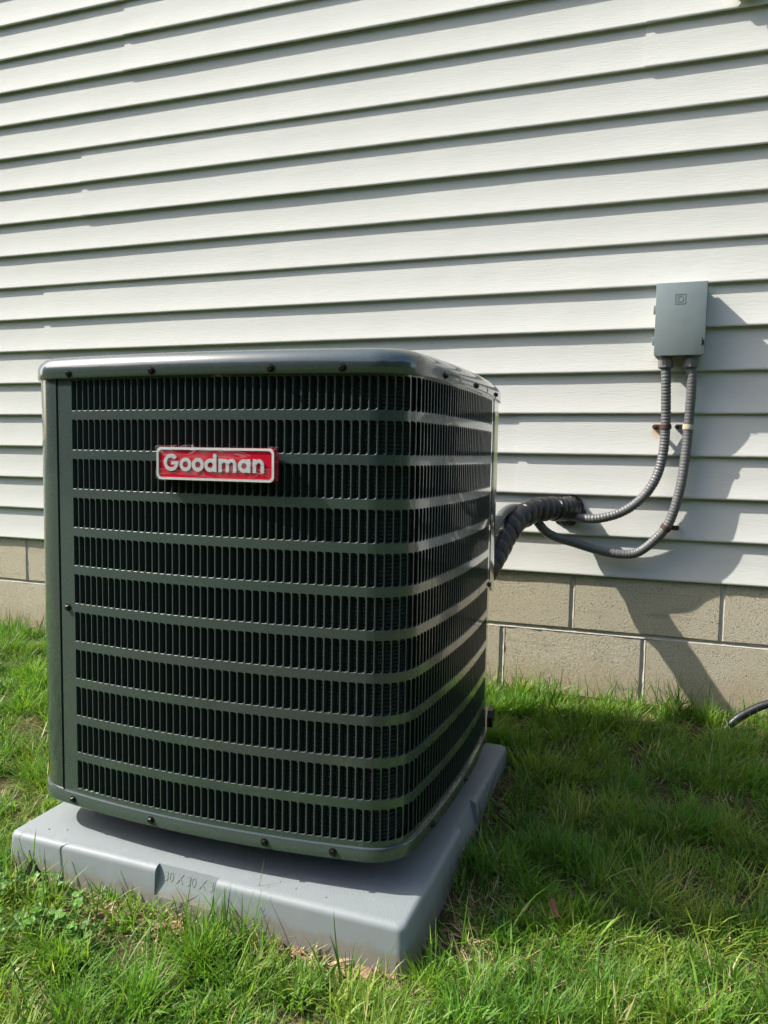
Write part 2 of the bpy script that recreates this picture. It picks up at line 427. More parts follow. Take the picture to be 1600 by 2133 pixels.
mesh('sheathing', *box_vf(-5.6, 5.0, 0.020, 0.15, Z0-0.01, Z0+28*S), SHEATH, house)

# ------------------------------------------------------------------ foundation of concrete blocks
fnd = thing('foundation_wall', 'tan concrete block foundation under the siding, pale mortar joints', 'wall', (0, 0.02, -0.2))
JZ = 0.2581; BL = 0.4064; BH = 0.2032; X0 = 0.43828
def block_mesh():
    bm = bmesh.new()
    bmesh.ops.create_cube(bm, size=1)
    for v in bm.verts:
        v.co.x *= BL-0.009; v.co.y *= 0.19; v.co.z *= BH-0.008
    bmesh.ops.subdivide_edges(bm, edges=[e for e in bm.edges if abs((e.verts[0].co-e.verts[1].co).x) > .1], cuts=5)
    bmesh.ops.bevel(bm, geom=[e for e in bm.edges if e.calc_face_angle(0) > 1], offset=0.0035, segments=2, affect='EDGES')
    for v in bm.verts: 
        n_ = noise.noise(v.co*38); v.co += Vector((n_*.0010, noise.noise(v.co*29+Vector((5,0,0)))*.0012, noise.noise(v.co*33+Vector((0,9,0)))*.0014))
    me = bpy.data.meshes.new('concrete_block'); bm.to_mesh(me); bm.free(); me.materials.append(BLOCK)
    return me
bmesh_ = block_mesh()
for row, zc in ((0, JZ+BH/2), (1, JZ-BH/2), (2, JZ-1.5*BH)):
    off = BL/2 if row % 2 == 0 else 0.0
    for i in range(-13, 12):
        o = bpy.data.objects.new('concrete_block', bmesh_); link(o, fnd)
        xc = X0+off+i*BL
        o.location = (xc+random.uniform(-.0015, .0015), 0.010+0.095+random.uniform(-.0012, .0012)-0.02, zc+0.2)
        o.rotation_euler = (random.uniform(-.003, .003), random.choice((0, math.pi))+random.uniform(-.002, .002), random.uniform(-.003, .003))
# mortar: raked joints, each joint a rounded rough bead behind the block faces
mb = MB()
def bead(ax, a0, a1, c, half, yf):
    n = max(2, int(abs(a1-a0)/0.02)); V = []; F = []
    for i in range(n+1):
        t = a0+(a1-a0)*i/n
        for j in range(5):
            s = -1+j*0.5
            d = yf+0.0035*(s*s)*-1+0.004+0.0018*noise.noise((t*40, c*30, j*.8))
            q = c+s*half
            V.append((t, d, q) if ax == 'x' else (q, d, t))
    for i in range(n):
        for j in range(4):
            a = i*5+j; F.append((a, a+1, a+6, a+5) if ax == 'x' else (a, a+5, a+6, a+1))
    mb.add(V, F)
bead('x', -4.9, 5.0, JZ, 0.0062, 0.0092)
for row, zc in ((0, JZ+BH/2), (1, JZ-BH/2)):
    off = 0 if row == 0 else BL/2
    for i in range(-12, 12): bead('z', zc-BH/2+.006, zc+BH/2-.006, X0+off+i*BL, 0.0066, 0.0092)
mo = mesh('mortar', mb.V, mb.F, MORTAR, fnd, smooth=True)
mesh('core_wall', *box_vf(-5.0, 5.0, 0.03, 0.21, -0.25, JZ+BH), MORTAR, fnd)

# ------------------------------------------------------------------ equipment pad
def build_pad():
    mb = MB(); h = PW/2
    V = []; zt = PADTOP
    root = thing('equipment_pad', 'light grey plastic pad under the cooling unit', 'pad', (pad_mid.x, pad_mid.y, 0))
    og = ORG[root.name]
    me = bpy.data.meshes.new('pad_body')
    def rr2(o, r):
        out = []; hh = h+o
        for q_ in range(4):
            for k in range(7):
                t = R(-90+q_*90+90*k/6); cxy = [(1, -1), (1, 1), (-1, 1), (-1, -1)][q_]
                out.append((cxy[0]*(hh-r)+r*math.cos(t), cxy[1]*(hh-r)+r*math.sin(t)))
        return out
    levels = [(0.006, -0.012, .017), (0.0012, zt-0.011, .0165)]
    for k in range(1, 7):
        t = math.pi/2*k/6; levels.append((0.001-0.011*(1-math.cos(t)), zt-0.011+0.011*math.sin(t), .0165-.0075*(1-math.cos(t))))
    VV = [(x, y, z_) for o_, z_, r_ in levels for x, y in rr2(o_, r_)]; m_ = 28
    FF = [(i*m_+k, i*m_+(k+1) % m_, (i+1)*m_+(k+1) % m_, (i+1)*m_+k) for i in range(len(levels)-1) for k in range(m_)]
    FF += [tuple(range(m_))[::-1], tuple(range((len(levels)-1)*m_, len(levels)*m_))]
    me.from_pydata(VV, [], FF); me.materials.append(PAD)
    body = bpy.data.objects.new('pad_body', me)
    body.rotation_euler.z = PA
    # cutters: sloped label recesses in the upper front and right edges
    cutters = []
    def cutter(cx, cy, rz, ln):
        c, f = box_vf(-ln/2, ln/2, -0.03, 0.0, -0.05, 0.05)
        m2 = bpy.data.meshes.new('cut'); m2.from_pydata(c, [], f)
        co = bpy.data.objects.new('cut', m2)
        co.matrix_world = Matrix.Rotation(rz, 4, 'Z') @ Matrix.Translation((cx, cy, 0)) @ Matrix.Rotation(R(-32), 4, 'X')
        C.objects.link(co); cutters.append(co); return co
    C.objects.link(body)
    def cut_at(lx, rz, ln):
        # face passes through (y=-h+0.010, z=zt) tilted 32 deg from vertical
        co = cutter(0, 0, 0, ln)
        T = Matrix.Rotation(PA+rz, 4, 'Z') @ Matrix.Translation((lx, -h+0.0125, zt)) @ Matrix.Rotation(R(-17), 4, 'X') 
        co.matrix_world = T
        md = body.modifiers.new('cut', 'BOOLEAN'); md.operation = 'DIFFERENCE'; md.object = co; md.solver = 'EXACT'
    cut_at(-0.002, 0, 0.118)
    cut_at(0.0, math.pi/2, 0.118)
    bpy.context.view_layer.update()
    dg = bpy.context.evaluated_depsgraph_get()
    nm = bpy.data.meshes.new_from_object(body.evaluated_get(dg))
    body.modifiers.clear(); body.data = nm; nm.name = 'pad_body'
    for co in cutters: bpy.data.objects.remove(co)
    body.parent = root
    sharp(body, 32)
    # moulded size figures on the sloped recess
    cu = bpy.data.curves.new('size', 'FONT'); cu.body = '30 X 30 X 3'; cu.size = 0.0225; cu.extrude = 0.00032; cu.space_character = 1.0
    cu.align_x = 'CENTER'; cu.align_y = 'CENTER'; cu.resolution_u = 3
    to = bpy.data.objects.new('t', cu); C.objects.link(to)
    bpy.context.view_layer.update()
    tm = bpy.data.meshes.new_from_object(to.evaluated_get(bpy.context.evaluated_depsgraph_get()))
    bpy.data.objects.remove(to)
    lo = bpy.data.objects.new('size_lettering', tm); tm.materials.clear(); tm.materials.append(PAD)
    T = Matrix.Rotation(PA, 4, 'Z') @ Matrix.Translation((-0.002, -h+0.0125, zt)) @ Matrix.Rotation(R(-17), 4, 'X') @ Matrix.Translation((0, -0.0003, -0.0170)) @ Matrix.Rotation(R(90), 4, 'X') @ Matrix.Translation((0.002, 0, 0)) @ Matrix.Scale(0.86, 4, (1, 0, 0))
    link(lo, root); lo.matrix_basis = T
    return root
pad = build_pad()

# ------------------------------------------------------------------ air conditioner
AHX, AHY = 0.3820, 0.400; ARF, ARS = 2.0, 2.6; Ar = 0.078
AX, AY = -0.0650, -1.202+AHY
ac = thing('air_conditioner', 'dark grey green outdoor cooling unit with louvered sides and red name badge', 'air conditioner', (AX, AY, PADTOP))
KF, KS = ARF-AHY, ARS-AHX
SX, SY = AHX-Ar, AHY-Ar
for _ in range(200):                                    # corner centres: where the two inset side arcs meet
    SY = math.sqrt((ARF-Ar)**2-SX**2)-KF
    SX = 0.5*SX+0.5*(math.sqrt((ARS-Ar)**2-SY**2)-KS)
ALF, ALS = math.atan2(SX, SY+KF), math.atan2(SY, SX+KS)
LF, LSD = 2*ALF*ARF, 2*ALS*ARS; LC = (math.pi/2-ALF-ALS)*Ar; PER = 2*LF+2*LSD+4*LC
SEGS = [(LF, ARF, ALF, KF), (LC,), (LSD, ARS, ALS, KS), (LC,), (LF, ARF, ALF, KF), (LC,), (LSD, ARS, ALS, KS), (LC,)]
def outline(u, off=0.0):
    """point and outward normal on the body's plan outline; u = arc length from the middle of the front, positive to the right"""
    u = (u+LF/2) % PER; i = 0
    while i < 7 and u > SEGS[i][0]: u -= SEGS[i][0]; i += 1
    q = i//2; base = -math.pi/2+q*math.pi/2
    if i % 2 == 0:
        _, rad, al, kk = SEGS[i]
        a = base-al+u/rad; n = Vector((math.cos(a), math.sin(a), 0))
        c = Vector((math.cos(base+math.pi), math.sin(base+math.pi), 0))*kk
        return c+n*(rad+off), n
    a = base+(ALF if q % 2 == 0 else ALS)+u/Ar; n = Vector((math.cos(a), math.sin(a), 0))
    c = Vector(((1, 1, -1, -1)[q]*SX, (-1, 1, 1, -1)[q]*SY, 0))
    return c+n*(Ar+off), n
def OP(u, off, z):
    p, n = outline(u, off); return Vector((AX+p.x, AY+p.y, z))
def sweep(profile, us, closed=False):
    V = []; F = []; m_ = len(profile)
    for u in us:
        for off, z in profile: V.append(OP(u, off, z))
    n = len(us)
    for i in range(n if closed else n-1):
        for j in range(m_-1):
            a = i*m_+j; b = ((i+1) % n)*m_+j
            F.append((a, b, b+1, a+1))
    return V, F
ring = []; u0_ = -LF/2
for sg in SEGS:
    n_ = 14 if len(sg) > 1 else 12
    ring += [u0_+sg[0]*i/n_ for i in range(n_)]; u0_ += sg[0]
def u_front(x): return math.asin((x-AX)/ARF)*ARF       # arc length on the front for world x
def u_right(y): return LF/2+LC+LSD/2+math.asin((y-AY)/ARS)*ARS

ZP0, ZP1 = 0.1500, 0.8990             # louver panel bottom and top
ROWS = 11; RP = 0.06776; RZ0 = 0.1590; SH = 0.0530; PITCH = 0.01345; FIN = 0.0015
seamL = u_front(-0.3485); slotL = u_front(-0.3155)
endR = u_right(-0.594); slotR = u_right(-0.612)
nslot = int((slotR-slotL)/PITCH)

def blade_shape():
    w_ = PITCH-FIN-0.0006; h = SH-0.001; c = 0.0035
    poly = [(0, 0), (w_-c, 0), (w_-c*.3, c*.3), (w_, c), (w_, h-c), (w_-c*.3, h-c*.3), (w_-c, h), (0, h)]
    ang = R(66)
    V = []
    for t in (0.0, 0.0008):
        for (x, z) in poly:
            # curled slightly at the hinge
            a = ang*min(1, 0.35+x/0.004)
            V.append((x*math.cos(a)-t*math.sin(a)*0+0.0001, x*math.sin(a)+t, z))
    n = len(poly)
    F = [tuple(range(n)), tuple(range(2*n-1, n-1, -1))]+[(i, i+n, (i+1) % n+n, (i+1) % n) for i in range(n)]
    return V, F
BV, BF = blade_shape()
def frame(u):
    p, n = outline(u, 0); t = Vector((-n.y, n.x, 0))     # t runs the way u grows, y' goes inward
    return Matrix(((t.x, -n.x, 0, p.x), (t.y, -n.y, 0, p.y), (0, 0, 1, 0), (0, 0, 0, 1)))

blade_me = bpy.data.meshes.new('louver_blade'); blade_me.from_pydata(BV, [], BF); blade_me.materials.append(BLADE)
def slot_panel(name, u0, u1, us0, count, keep=None, z0=ZP0, z1=ZP1, rows=range(ROWS)):
    """sheet with rows of slots, each slot's flap bent inward; returns nothing, makes the sheet, single blades and the rest joined"""
    mb = MB(); rest = MB(); rims = []
    depth = 0.0012; cr = 0.0052; ch = 0.0007
    rows = list(rows)
    zs = [z0]+[RZ0+r*RP-(RP-SH)/2 for r in rows[1:]]+[z1]
    def P(u, z, d=0.0): return OP(u, -d, z)
    # plain margins left and right of the slots
    ue = us0+count*PITCH
    for a, b in ((u0, us0), (ue, u1)):
        if b-a < 1e-4: continue
        n = max(1, int((b-a)/0.006)); 
        for i in range(n):
            x0, x1 = a+(b-a)*i/n, a+(b-a)*(i+1)/n
            for j in range(len(zs)-1):
                mb.add([P(x0, zs[j]), P(x1, zs[j]), P(x1, zs[j+1]), P(x0, zs[j+1])], [(0, 1, 2, 3)])
    for u in (u0, u1):
        for j in range(len(zs)-1): mb.add([P(u, zs[j]), P(u, zs[j], .006), P(u, zs[j+1], .006), P(u, zs[j+1])], [(0, 1, 2, 3)])
    for r, j in zip(rows, range(len(rows))):
        zb, zt = RZ0+r*RP, RZ0+r*RP+SH; c0, c1 = zs[j], zs[j+1]
        for i in range(count):
            ua = us0+i*PITCH; ub = ua+PITCH-FIN; uc = ua+PITCH
            arcb = [(ub-cr+cr*math.sin(t), zb+cr-cr*math.cos(t)) for t in [math.pi/2*k/4 for k in range(5)]]
            arct = [(ub-cr+cr*math.cos(t), zt-cr+cr*math.sin(t)) for t in [math.pi/2*k/4 for k in range(5)]]
            loop = [(ua, zb)]+arcb+arct+[(ua, zt)]           # 12 points
            V = [P(a, b) for a, b in loop]                     # 0..11
            V += [P(ua, c0), P(uc, c0), P(uc, c1), P(ua, c1)]   # 12..15
            V += [P(ub-cr, c0), P(uc, zb+cr), P(uc, zt-cr), P(ub-cr, c1)]  # 16..19
            F = [(12, 16, 1, 0), (5, 17, 18, 6), (11, 10, 19, 15)]
            F += [(16, 13, 3, 2), (16, 2, 1), (13, 4, 3), (13, 17, 5, 4)]
            F += [(18, 14, 8, 7), (18, 7, 6), (14, 9, 8), (14, 19, 10, 9)]
            mb.add(V, F)
            # rim: cut edge of the sheet
            def inset(a, b):
                a2 = a if a < ua+1e-6 else (a-ch*min(1, max(0, (a-(ub-cr))/cr)) )
                b2 = b+ch*min(1, max(0, ((zb+cr)-b)/cr)) - ch*min(1, max(0, (b-(zt-cr))/cr))
                return a2, b2
            li_ = [inset(a, b) for a, b in loop]
            W = V[:12]+[P(a, b, ch*.8) for a, b in li_]+[P(a, b, depth) for a, b in li_]
            rims.append((len(mb.F), len(mb.F)+22))
            mb.add(W, [(k, k+12, k+13, k+1) for k in range(11)]+[(k+12, k+24, k+25, k+13) for k in range(11)])
            M = Matrix.Translation((AX, AY, 0)) @ frame(ua)
            if keep and keep(i, r):
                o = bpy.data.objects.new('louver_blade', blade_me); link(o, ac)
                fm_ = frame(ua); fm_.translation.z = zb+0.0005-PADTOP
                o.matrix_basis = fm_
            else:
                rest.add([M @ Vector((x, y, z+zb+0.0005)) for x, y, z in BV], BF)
    fm_all = [0]*len(mb.F)
    for a_, b_ in rims:
        for k in range(a_, b_): fm_all[k] = 1
    o = mesh(name, mb.V, mb.F, None, ac, mats=[PAINT, RIM], fmat=fm_all)
    bm = bmesh.new(); bm.from_mesh(o.data); bmesh.ops.remove_doubles(bm, verts=bm.verts, dist=0.00002)
    for f in bm.faces: f.smooth = True
    for e in bm.edges:
        if len(e.link_faces) != 2 or e.calc_face_angle(0) > R(40): e.smooth = False
    bm.to_mesh(o.data); bm.free()
    return rest
c_hi = int((LF/2+LC*0.35-slotL)/PITCH)
rest = slot_panel('louver_panel', seamL, endR, slotL, nslot, keep=lambda i, r: c_hi-27 <= i < c_hi)
ub0 = LF/2+2*LC+LSD
r2 = slot_panel('louver_panel', ub0+0.01, ub0+LF-0.02, ub0+0.045, int((LF-0.09)/PITCH))
ul0 = ub0+LF+LC
r3 = slot_panel('louver_panel', ul0+0.01, ul0+LSD-0.012, ul0+0.03, int((LSD-0.075)/PITCH))
rest.add(r2.V, r2.F); rest.add(r3.V, r3.F)
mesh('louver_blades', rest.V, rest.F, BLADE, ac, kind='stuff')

# corner posts: front left (full height) and back right (upper half, service corner open below)
def post(ua, ub, z0, z1, foot=None):
    n = 26; us = [ua+(ub-ua)*i/n for i in range(n+1)]; V = []; F = []
    for i, u in enumerate(us):
        zz = z0 if foot is None else foot(i/n)
        V += [OP(u, -0.010, zz), OP(u, 0.0, zz), OP(u, 0.0012, zz+.004), OP(u, 0.0012, z1), OP(u, -0.01, z1)]
    for i in range(n):
        for j in range(4): a = i*5+j; F.append((a, a+5, a+6, a+1))
    for i in (0, n): F.append(tuple(i*5+j for j in range(5)))
    return sharp(mesh('corner_post', V, F, PAINT, ac, smooth=True), 40)
post(PER-LF/2-LC-0.010, PER+seamL-0.0042, ZP0, 0.893)
pr0 = endR+0.0025; pr1 = ub0+0.008
post(pr0, pr1, 0.47, ZP1, lambda t: 0.44+0.05*(1-t)**3)
# recess behind the open service corner and behind the seams
V, F = sweep([(-0.013, ZP0), (-0.013, ZP1)], [pr0-0.02+(pr1-pr0+0.04)*i/16 for i in range(17)]); mesh('corner_recess', V, F, PAINT, ac, smooth=True)
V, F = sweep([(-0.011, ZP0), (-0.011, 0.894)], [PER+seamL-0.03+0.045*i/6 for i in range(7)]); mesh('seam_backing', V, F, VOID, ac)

# coil with its stack of fins
pro = []
z = ZP0
while z < ZP1-0.001:
    pro += [(-0.030, z), (-0.0245, z+0.0008), (-0.0245, z+0.0022), (-0.030, z+0.0030), (-0.030, z+0.0062)]; z += 0.0064
V, F = sweep(pro, ring[::2], True); mesh('coil', V, F, COIL, ac)

# base pan: vertical wall with an inward ledge on top, closed below
ZB0 = 0.1275
V, F = sweep([(-0.05, ZB0+.001), (0.0032, ZB0), (0.0045, ZB0+.0015), (0.0045, ZP0-.0015), (0.0035, ZP0), (-0.012, ZP0+0.0006)], ring, True)
o = sharp(mesh('base_pan', V, F, PAINT, ac, smooth=True), 40)
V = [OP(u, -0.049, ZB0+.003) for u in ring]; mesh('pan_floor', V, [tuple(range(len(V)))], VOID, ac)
for sx in (-1, 1):
    for sy in (-1, 1):
        x, y = AX+sx*0.19, AY+sy*0.19
        bevel_box('foot', (x-.03, x+.03, y-.03, y+.03, PADTOP, ZB0+.001), SCREW, ac, 0.003)

# top cap: skirt, rounded shoulder, slightly domed top
cp = [(-0.004, 0.8945), (0.0055, 0.8925), (0.0066, 0.8945), (0.0066, 0.9070)]
rr_ = 0.0270
for k in range(1, 9):
    a = math.pi/2*k/9; cp.append((0.0066-rr_*(1-math.cos(a)), 0.9070+rr_*0.92*math.sin(a)))
cp += [(-0.0204, 0.9322), (-0.045, 0.9338), (-0.075, 0.9342)]
V, F = sweep(cp, ring, True)
sharp(mesh('top_cap', V, F, PAINT, ac, smooth=True), 50)
V = [OP(u, -0.0752, 0.9340) for u in ring]; mesh('top_plate', V, [tuple(range(len(V)))], PAINT, ac)

# hex-head screws
def screw_at(u, z, off=0.0, r=0.0046):
    fm_ = frame(u); V = []; F = []
    pr = [(r*1.45, 0.0, 18), (r*1.45, -0.0009, 18), (r*0.95, -0.0012, 18), (r*0.95, -0.0048, 6), (r*0.8, -0.0054, 6)]
    for rad, d, sd in pr:
        for k in range(18):
            a = 2*math.pi*k/18
            rk = rad if sd == 18 else rad*math.cos(math.pi/6)/math.cos((a % (math.pi/3))-math.pi/6)
            V.append((rk*math.cos(a), d-off, rk*math.sin(a)))
    for i in range(4):
        for k in range(18): F.append((i*18+k, i*18+(k+1) % 18, (i+1)*18+(k+1) % 18, (i+1)*18+k))
    F.append(tuple(72+k for k in range(18)))
    V = [fm_ @ Vector(v) for v in V]
    o = mesh('screw', [(v.x+AX, v.y+AY, v.z+z) for v in V], F, SCREW, ac)
    sharp(o, 30)
for x in (-0.3135, -0.135, 0.0790, 0.1930): screw_at(u_front(x), 0.9000, 0.0064)
for y in (-1.035, -0.845, -0.622): screw_at(u_right(y), 0.9010, 0.0064)
for x in (-0.322, -0.145, 0.0705, 0.186): screw_at(u_front(x), 0.1392, 0.0043)
for y in (-1.045, -0.845, -0.64): screw_at(u_right(y), 0.1392, 0.0043)
screw_at(u_front(-0.3315), 0.489, 0.0); screw_at(u_right(-0.600), 0.483, 0.0)
V, F = box_vf(-0.002, 0.002, -0.0002, 0.004, -0.0045, 0.0045)
fm_ = frame(u_right(-0.735)); V = [fm_ @ Vector((a, b-0.0068, c)) for a, b, c in V]
mesh('slot', [(v.x+AX, v.y+AY, v.z+0.902) for v in V], F, VOID, ac)
# small lifting bracket low on the rear of the right side
u = endR+0.012
mb = MB().add([OP(u, .002, ZP0), OP(u+.05, .002, ZP0), OP(u+.05, .002, .185), OP(u+.012, .002, .185), OP(u, .002, .172), OP(u, .014, ZP0), OP(u+.05, .014, ZP0), OP(u+.05, .014, .185), OP(u+.012, .014, .185), OP(u, .014, .172)],
    [(0, 1, 2, 3, 4), (9, 8, 7, 6, 5), (0, 5, 6, 1), (1, 6, 7, 2), (2, 7, 8, 3), (3, 8, 9, 4), (4, 9, 5, 0)])
mesh('bracket', mb.V, mb.F, SCREW, ac)
# yellow sticker on the rear corner post
us = [endR+0.014+0.11*i/12 for i in range(13)]
V, F = sweep([(0.0017, 0.688), (0.0019, 0.689), (0.0019, 0.866), (0.0017, 0.867)], us); mesh('warning_sticker', V, F, LABEL, ac, smooth=True)
V, F = sweep([(0.0016, 0.676), (0.0016, 0.687)], us[:8]); mesh('clear_tape', V, F, FILM, ac, smooth=True)

# ---- name badge
BX0, BX1, BZ0, BZ1, BY = -0.1205, 0.0930, 0.7240, 0.7768, -1.2150
def rrect(x0, x1, z0, z1, r, n=6):
    out = []
    for cx, cz, a0 in ((x1-r, z0+r, -90), (x1-r, z1-r, 0), (x0+r, z1-r, 90), (x0+r, z0+r, 180)):
        for k in range(n+1):
            a = R(a0+90*k/n); out.append((cx+r*math.cos(a), cz+r*math.sin(a)))
    return out
def plate(name, loop, y0, y1, m_, parent, tilt=0.0):
    n = len(loop); V = [(a, y0, b) for a, b in loop]+[(a, y1, b) for a, b in loop]
    F = [tuple(range(n)), tuple(range(2*n-1, n-1, -1))]+[(i, i+n, (i+1) % n+n, (i+1) % n) for i in range(n)]
    return sharp(mesh(name, V, F, m_, parent), 35)
badge = plate('name_badge', rrect(BX0, BX1, BZ0, BZ1, 0.0085), BY, BY+0.0135, RED, ac)
lo, li = rrect(BX0+.0004, BX1-.0004, BZ0+.0004, BZ1-.0004, 0.0082), rrect(BX0+.0042, BX1-.0042, BZ0+.0042, BZ1-.0042, 0.0062)
n = len(lo); yf = BY-0.0018
V = [(a, BY-.0001, b) for a, b in lo]+[(a, yf, b) for a, b in lo]+[(a, yf, b) for a, b in li]+[(a, BY-.0001, b) for a, b in li]
F = [(j*n+i, j*n+(i+1) % n, (j+1)*n+(i+1) % n, (j+1)*n+i) for j in range(3) for i in range(n)]
sharp(mesh('border', V, F, CHROME, badge), 35)
def letter(shapes, x0):
    mb = MB()
    for q_, s in enumerate(shapes):
        d = 0.0017+q_*0.00012; y1 = BY-d; y0 = BY-0.0001
        if s[0] == 'bar':
            x_0, x_1, z_0, z_1 = s[1:]
            mb.box(x0+x_0, x0+x_1, y1, y0, BZ0+z_0, BZ0+z_1)
        else:
            _, cx, cz, ro, ri, a0, a1 = s[:7]; ez = s[7] if len(s) > 7 else 1.0
            m_ = max(6, int(abs(a1-a0)/9)); V = []; F = []
            for k in range(m_+1):
                a = R(a0+(a1-a0)*k/m_); c, s_ = math.cos(a), math.sin(a)
                for r_, y_ in ((ro, y0), (ro, y1), (ri, y1), (ri, y0)): V.append((x0+cx+r_*c, y_, BZ0+cz+(r_*ez)*s_))
            for k in range(m_):
                for j in range(3): F.append((k*4+j, k*4+4+j, k*4+5+j, k*4+1+j))
            F += [(0, 1, 2, 3), (m_*4+3, m_*4+2, m_*4+1, m_*4)]
            mb.add(V, F)
    return sharp(mesh('letter', mb.V, mb.F, CHROME, badge), 40)
Zb = 0.0142; t_ = 0.0058
def ringl(w_): return ('arc', w_/2, Zb+w_/2, w_/2, w_/2-t_, 0, 360)
sx0 = BX0
letter([('arc', 0.0136, Zb+0.0138, 0.0138, 0.0138-t_, 38, 352), ('bar', 0.0142, 0.0274, Zb+0.0106, Zb+0.0158)], sx0+0.0142)
letter([ringl(.0218)], sx0+0.0440); letter([ringl(.0218)], sx0+0.0669)
letter([ringl(.0212), ('bar', .0160, .0218, Zb+.0002, Zb+.0288)], sx0+0.0900)
def hump(x, w_): return ('arc', x+w_/2, Zb+0.0214-w_/2, w_/2, w_/2-t_*.95, 0, 180)
letter([('bar', 0, .0057, Zb, Zb+.0216), ('bar', .0130, .0187, Zb, Zb+.0126), ('bar', .0261, .0318, Zb, Zb+.0126), hump(0.0012, .0175), hump(.0143, .0175)], sx0+0.1157)
letter([ringl(.0212), ('bar', .0160, .0218, Zb+.0002, Zb+.0214)], sx0+0.1505)
letter([('bar', 0, .0057, Zb, Zb+.0216), ('bar', .0137, .0194, Zb, Zb+.0120), hump(.0012, .0182)], sx0+0.1765)
# loose clear film still wrapped over the badge
V = []; F = []; nxf, nzf = 60, 18
for j in range(nzf+1):
    for i in range(nxf+1):
        fx, fz = i/nxf, j/nzf
        x = BX0-0.0075+fx*(BX1-BX0+0.010); z = BZ0-0.003+fz*(BZ1-BZ0+0.005+0.003*math.sin(fx*3.1)*max(0, fz-.7)*3)
        e = min(1.0, min(fz, 1-fz)*6, min(fx, 1-fx)*22)
        y = BY-0.0030+0.010*(1-e)**2 - 0.0006*abs(noise.noise((x*60, 0, z*140))) - 0.0006*noise.noise((x*200, 3, z*260))
        V.append((x, y, z))
for j in range(nzf):
    for i in range(nxf): a = j*(nxf+1)+i; F.append((a, a+1, a+nxf+2, a+nxf+1))
mesh('clear_film', V, F, FILM, badge, smooth=True)

# ------------------------------------------------------------------ disconnect box on the wall
DX0, DX1, DZ0, DZ1, DD = 0.6365, 0.7635, 1.046, 1.237, 0.060
db = thing('disconnect_box', 'grey metal electrical disconnect box screwed to the siding', 'electrical box', ((DX0+DX1)/2, 0, DZ0))
bevel_box('enclosure', (DX0+.003, DX1-.003, -DD+.004, 0.012, DZ0+.004, DZ1-.006), BOXG, db, 0.002)
cov = bevel_box('cover', (DX0, DX1, -DD-.002, -DD+.002, DZ0-.001, DZ1), BOXG, db, 0.0015)
mb = MB().box(DX0-.0005, DX1+.0015, -DD+.002, -0.006, DZ1-.0035, DZ1+.0005).box(DX1-.0012, DX1+.0012, -DD+.0021, -0.018, DZ0+.004, DZ1-.0036)
mesh('rain_flange', mb.V, mb.F, BOXG, db)
for z in (1.168, 1.085):
    bevel_box('hinge', (DX0-.0052, DX0+.0005, -DD-.001, -DD+.012, z-.011, z+.011), BOXG, db, 0.001)
def sq(c, z, h, y0, y1): return
ex, ez = 0.6975, 1.1935; yf = -DD-.0021
mb = MB()
for a, b, c, d in ((-.0135, .0135, .0112, .0135), (-.0135, .0135, -.0135, -.0112), (-.0135, -.0112, -.0111, .0111), (.0112, .0135, -.0111, .0111)): mb.box(ex+a, ex+b, yf-.0005, yf, ez+c, ez+d)
mb.box(ex-.0072, ex-.0042, yf-.0005, yf, ez-.0055, ez+.0055)
V = []; F = []
outp = [(-.0085, -.0082), (.0040, -.0082), (.0068, -.0066), (.0075, -.004), (.0075, .004), (.0068, .0066), (.0040, .0082), (-.0085, .0082)]
inp = [(-.0042, -.0055), (.0030, -.0055), (.0044, -.0046), (.0048, -.003), (.0048, .003), (.0044, .0046), (.0030, .0055), (-.0042, .0055)]
for y in (yf, yf-.0006):
    for lp in (outp, inp): V += [(ex+a, y, ez+b) for a, b in lp]
for i in range(7): F += [(16+i, 17+i, 25+i, 24+i), (i, i+1, 17+i, 16+i), (8+i, 24+i, 25+i, 9+i)]
mb.add(V, F)
mesh('emblem', mb.V, mb.F, BOXG, cov)
mesh('latch_slot', *box_vf(DX1-.0085, DX1-.0062, -DD-.0024, -DD-.0019, DZ0+.022, DZ0+.044), VOID, cov)
mesh('latch_tongue', *box_vf(DX1-.0062, DX1-.0030, -DD-.0045, -DD-.0019, DZ0+.026, DZ0+.037), SCREW, cov)

# ------------------------------------------------------------------ flexible conduits
def conduit(pts, label, rad=0.0127, rib=0.00055):
    root = thing('electrical_conduit', label, 'conduit', pts[0], 'grey conduits below the disconnect box')
    P, st = resample(catmull(pts, 30), 0.0019)
    per = 0.0088/st
    def rf(i, a): return rad+rib*(1 if (i/per) % 1 < .62 else -1)*(0.9+.1*math.sin(a))
    V, F = tube(P, rf, 18)
    sharp(mesh('jacket', V, F, COND, root, smooth=True), 60)
    p = Vector(pts[0]); mb = MB()
    def cyl(z0, z1, r0, r1, sd):
        V = []; 
        for z, r_ in ((z0, r0), (z1, r1)):
            for k in range(sd): V.append((p.x+r_*math.cos(2*math.pi*k/sd), p.y+r_*math.sin(2*math.pi*k/sd), z))
        mb.add(V, [(k, (k+1) % sd, sd+(k+1) % sd, sd+k) for k in range(sd)]+[tuple(range(sd))[::-1], tuple(range(sd, 2*sd))])
    cyl(DZ0-.002, DZ0+.004, .0185, .0185, 20); cyl(DZ0-.010, DZ0-.002, .0165, .0165, 20); cyl(DZ0-.030, DZ0-.010, .0192, .0195, 8); cyl(DZ0-.033, DZ0-.030, .0165, .0190, 20)
    sharp(mesh('connector', mb.V, mb.F, FIT, root), 30)
    return P
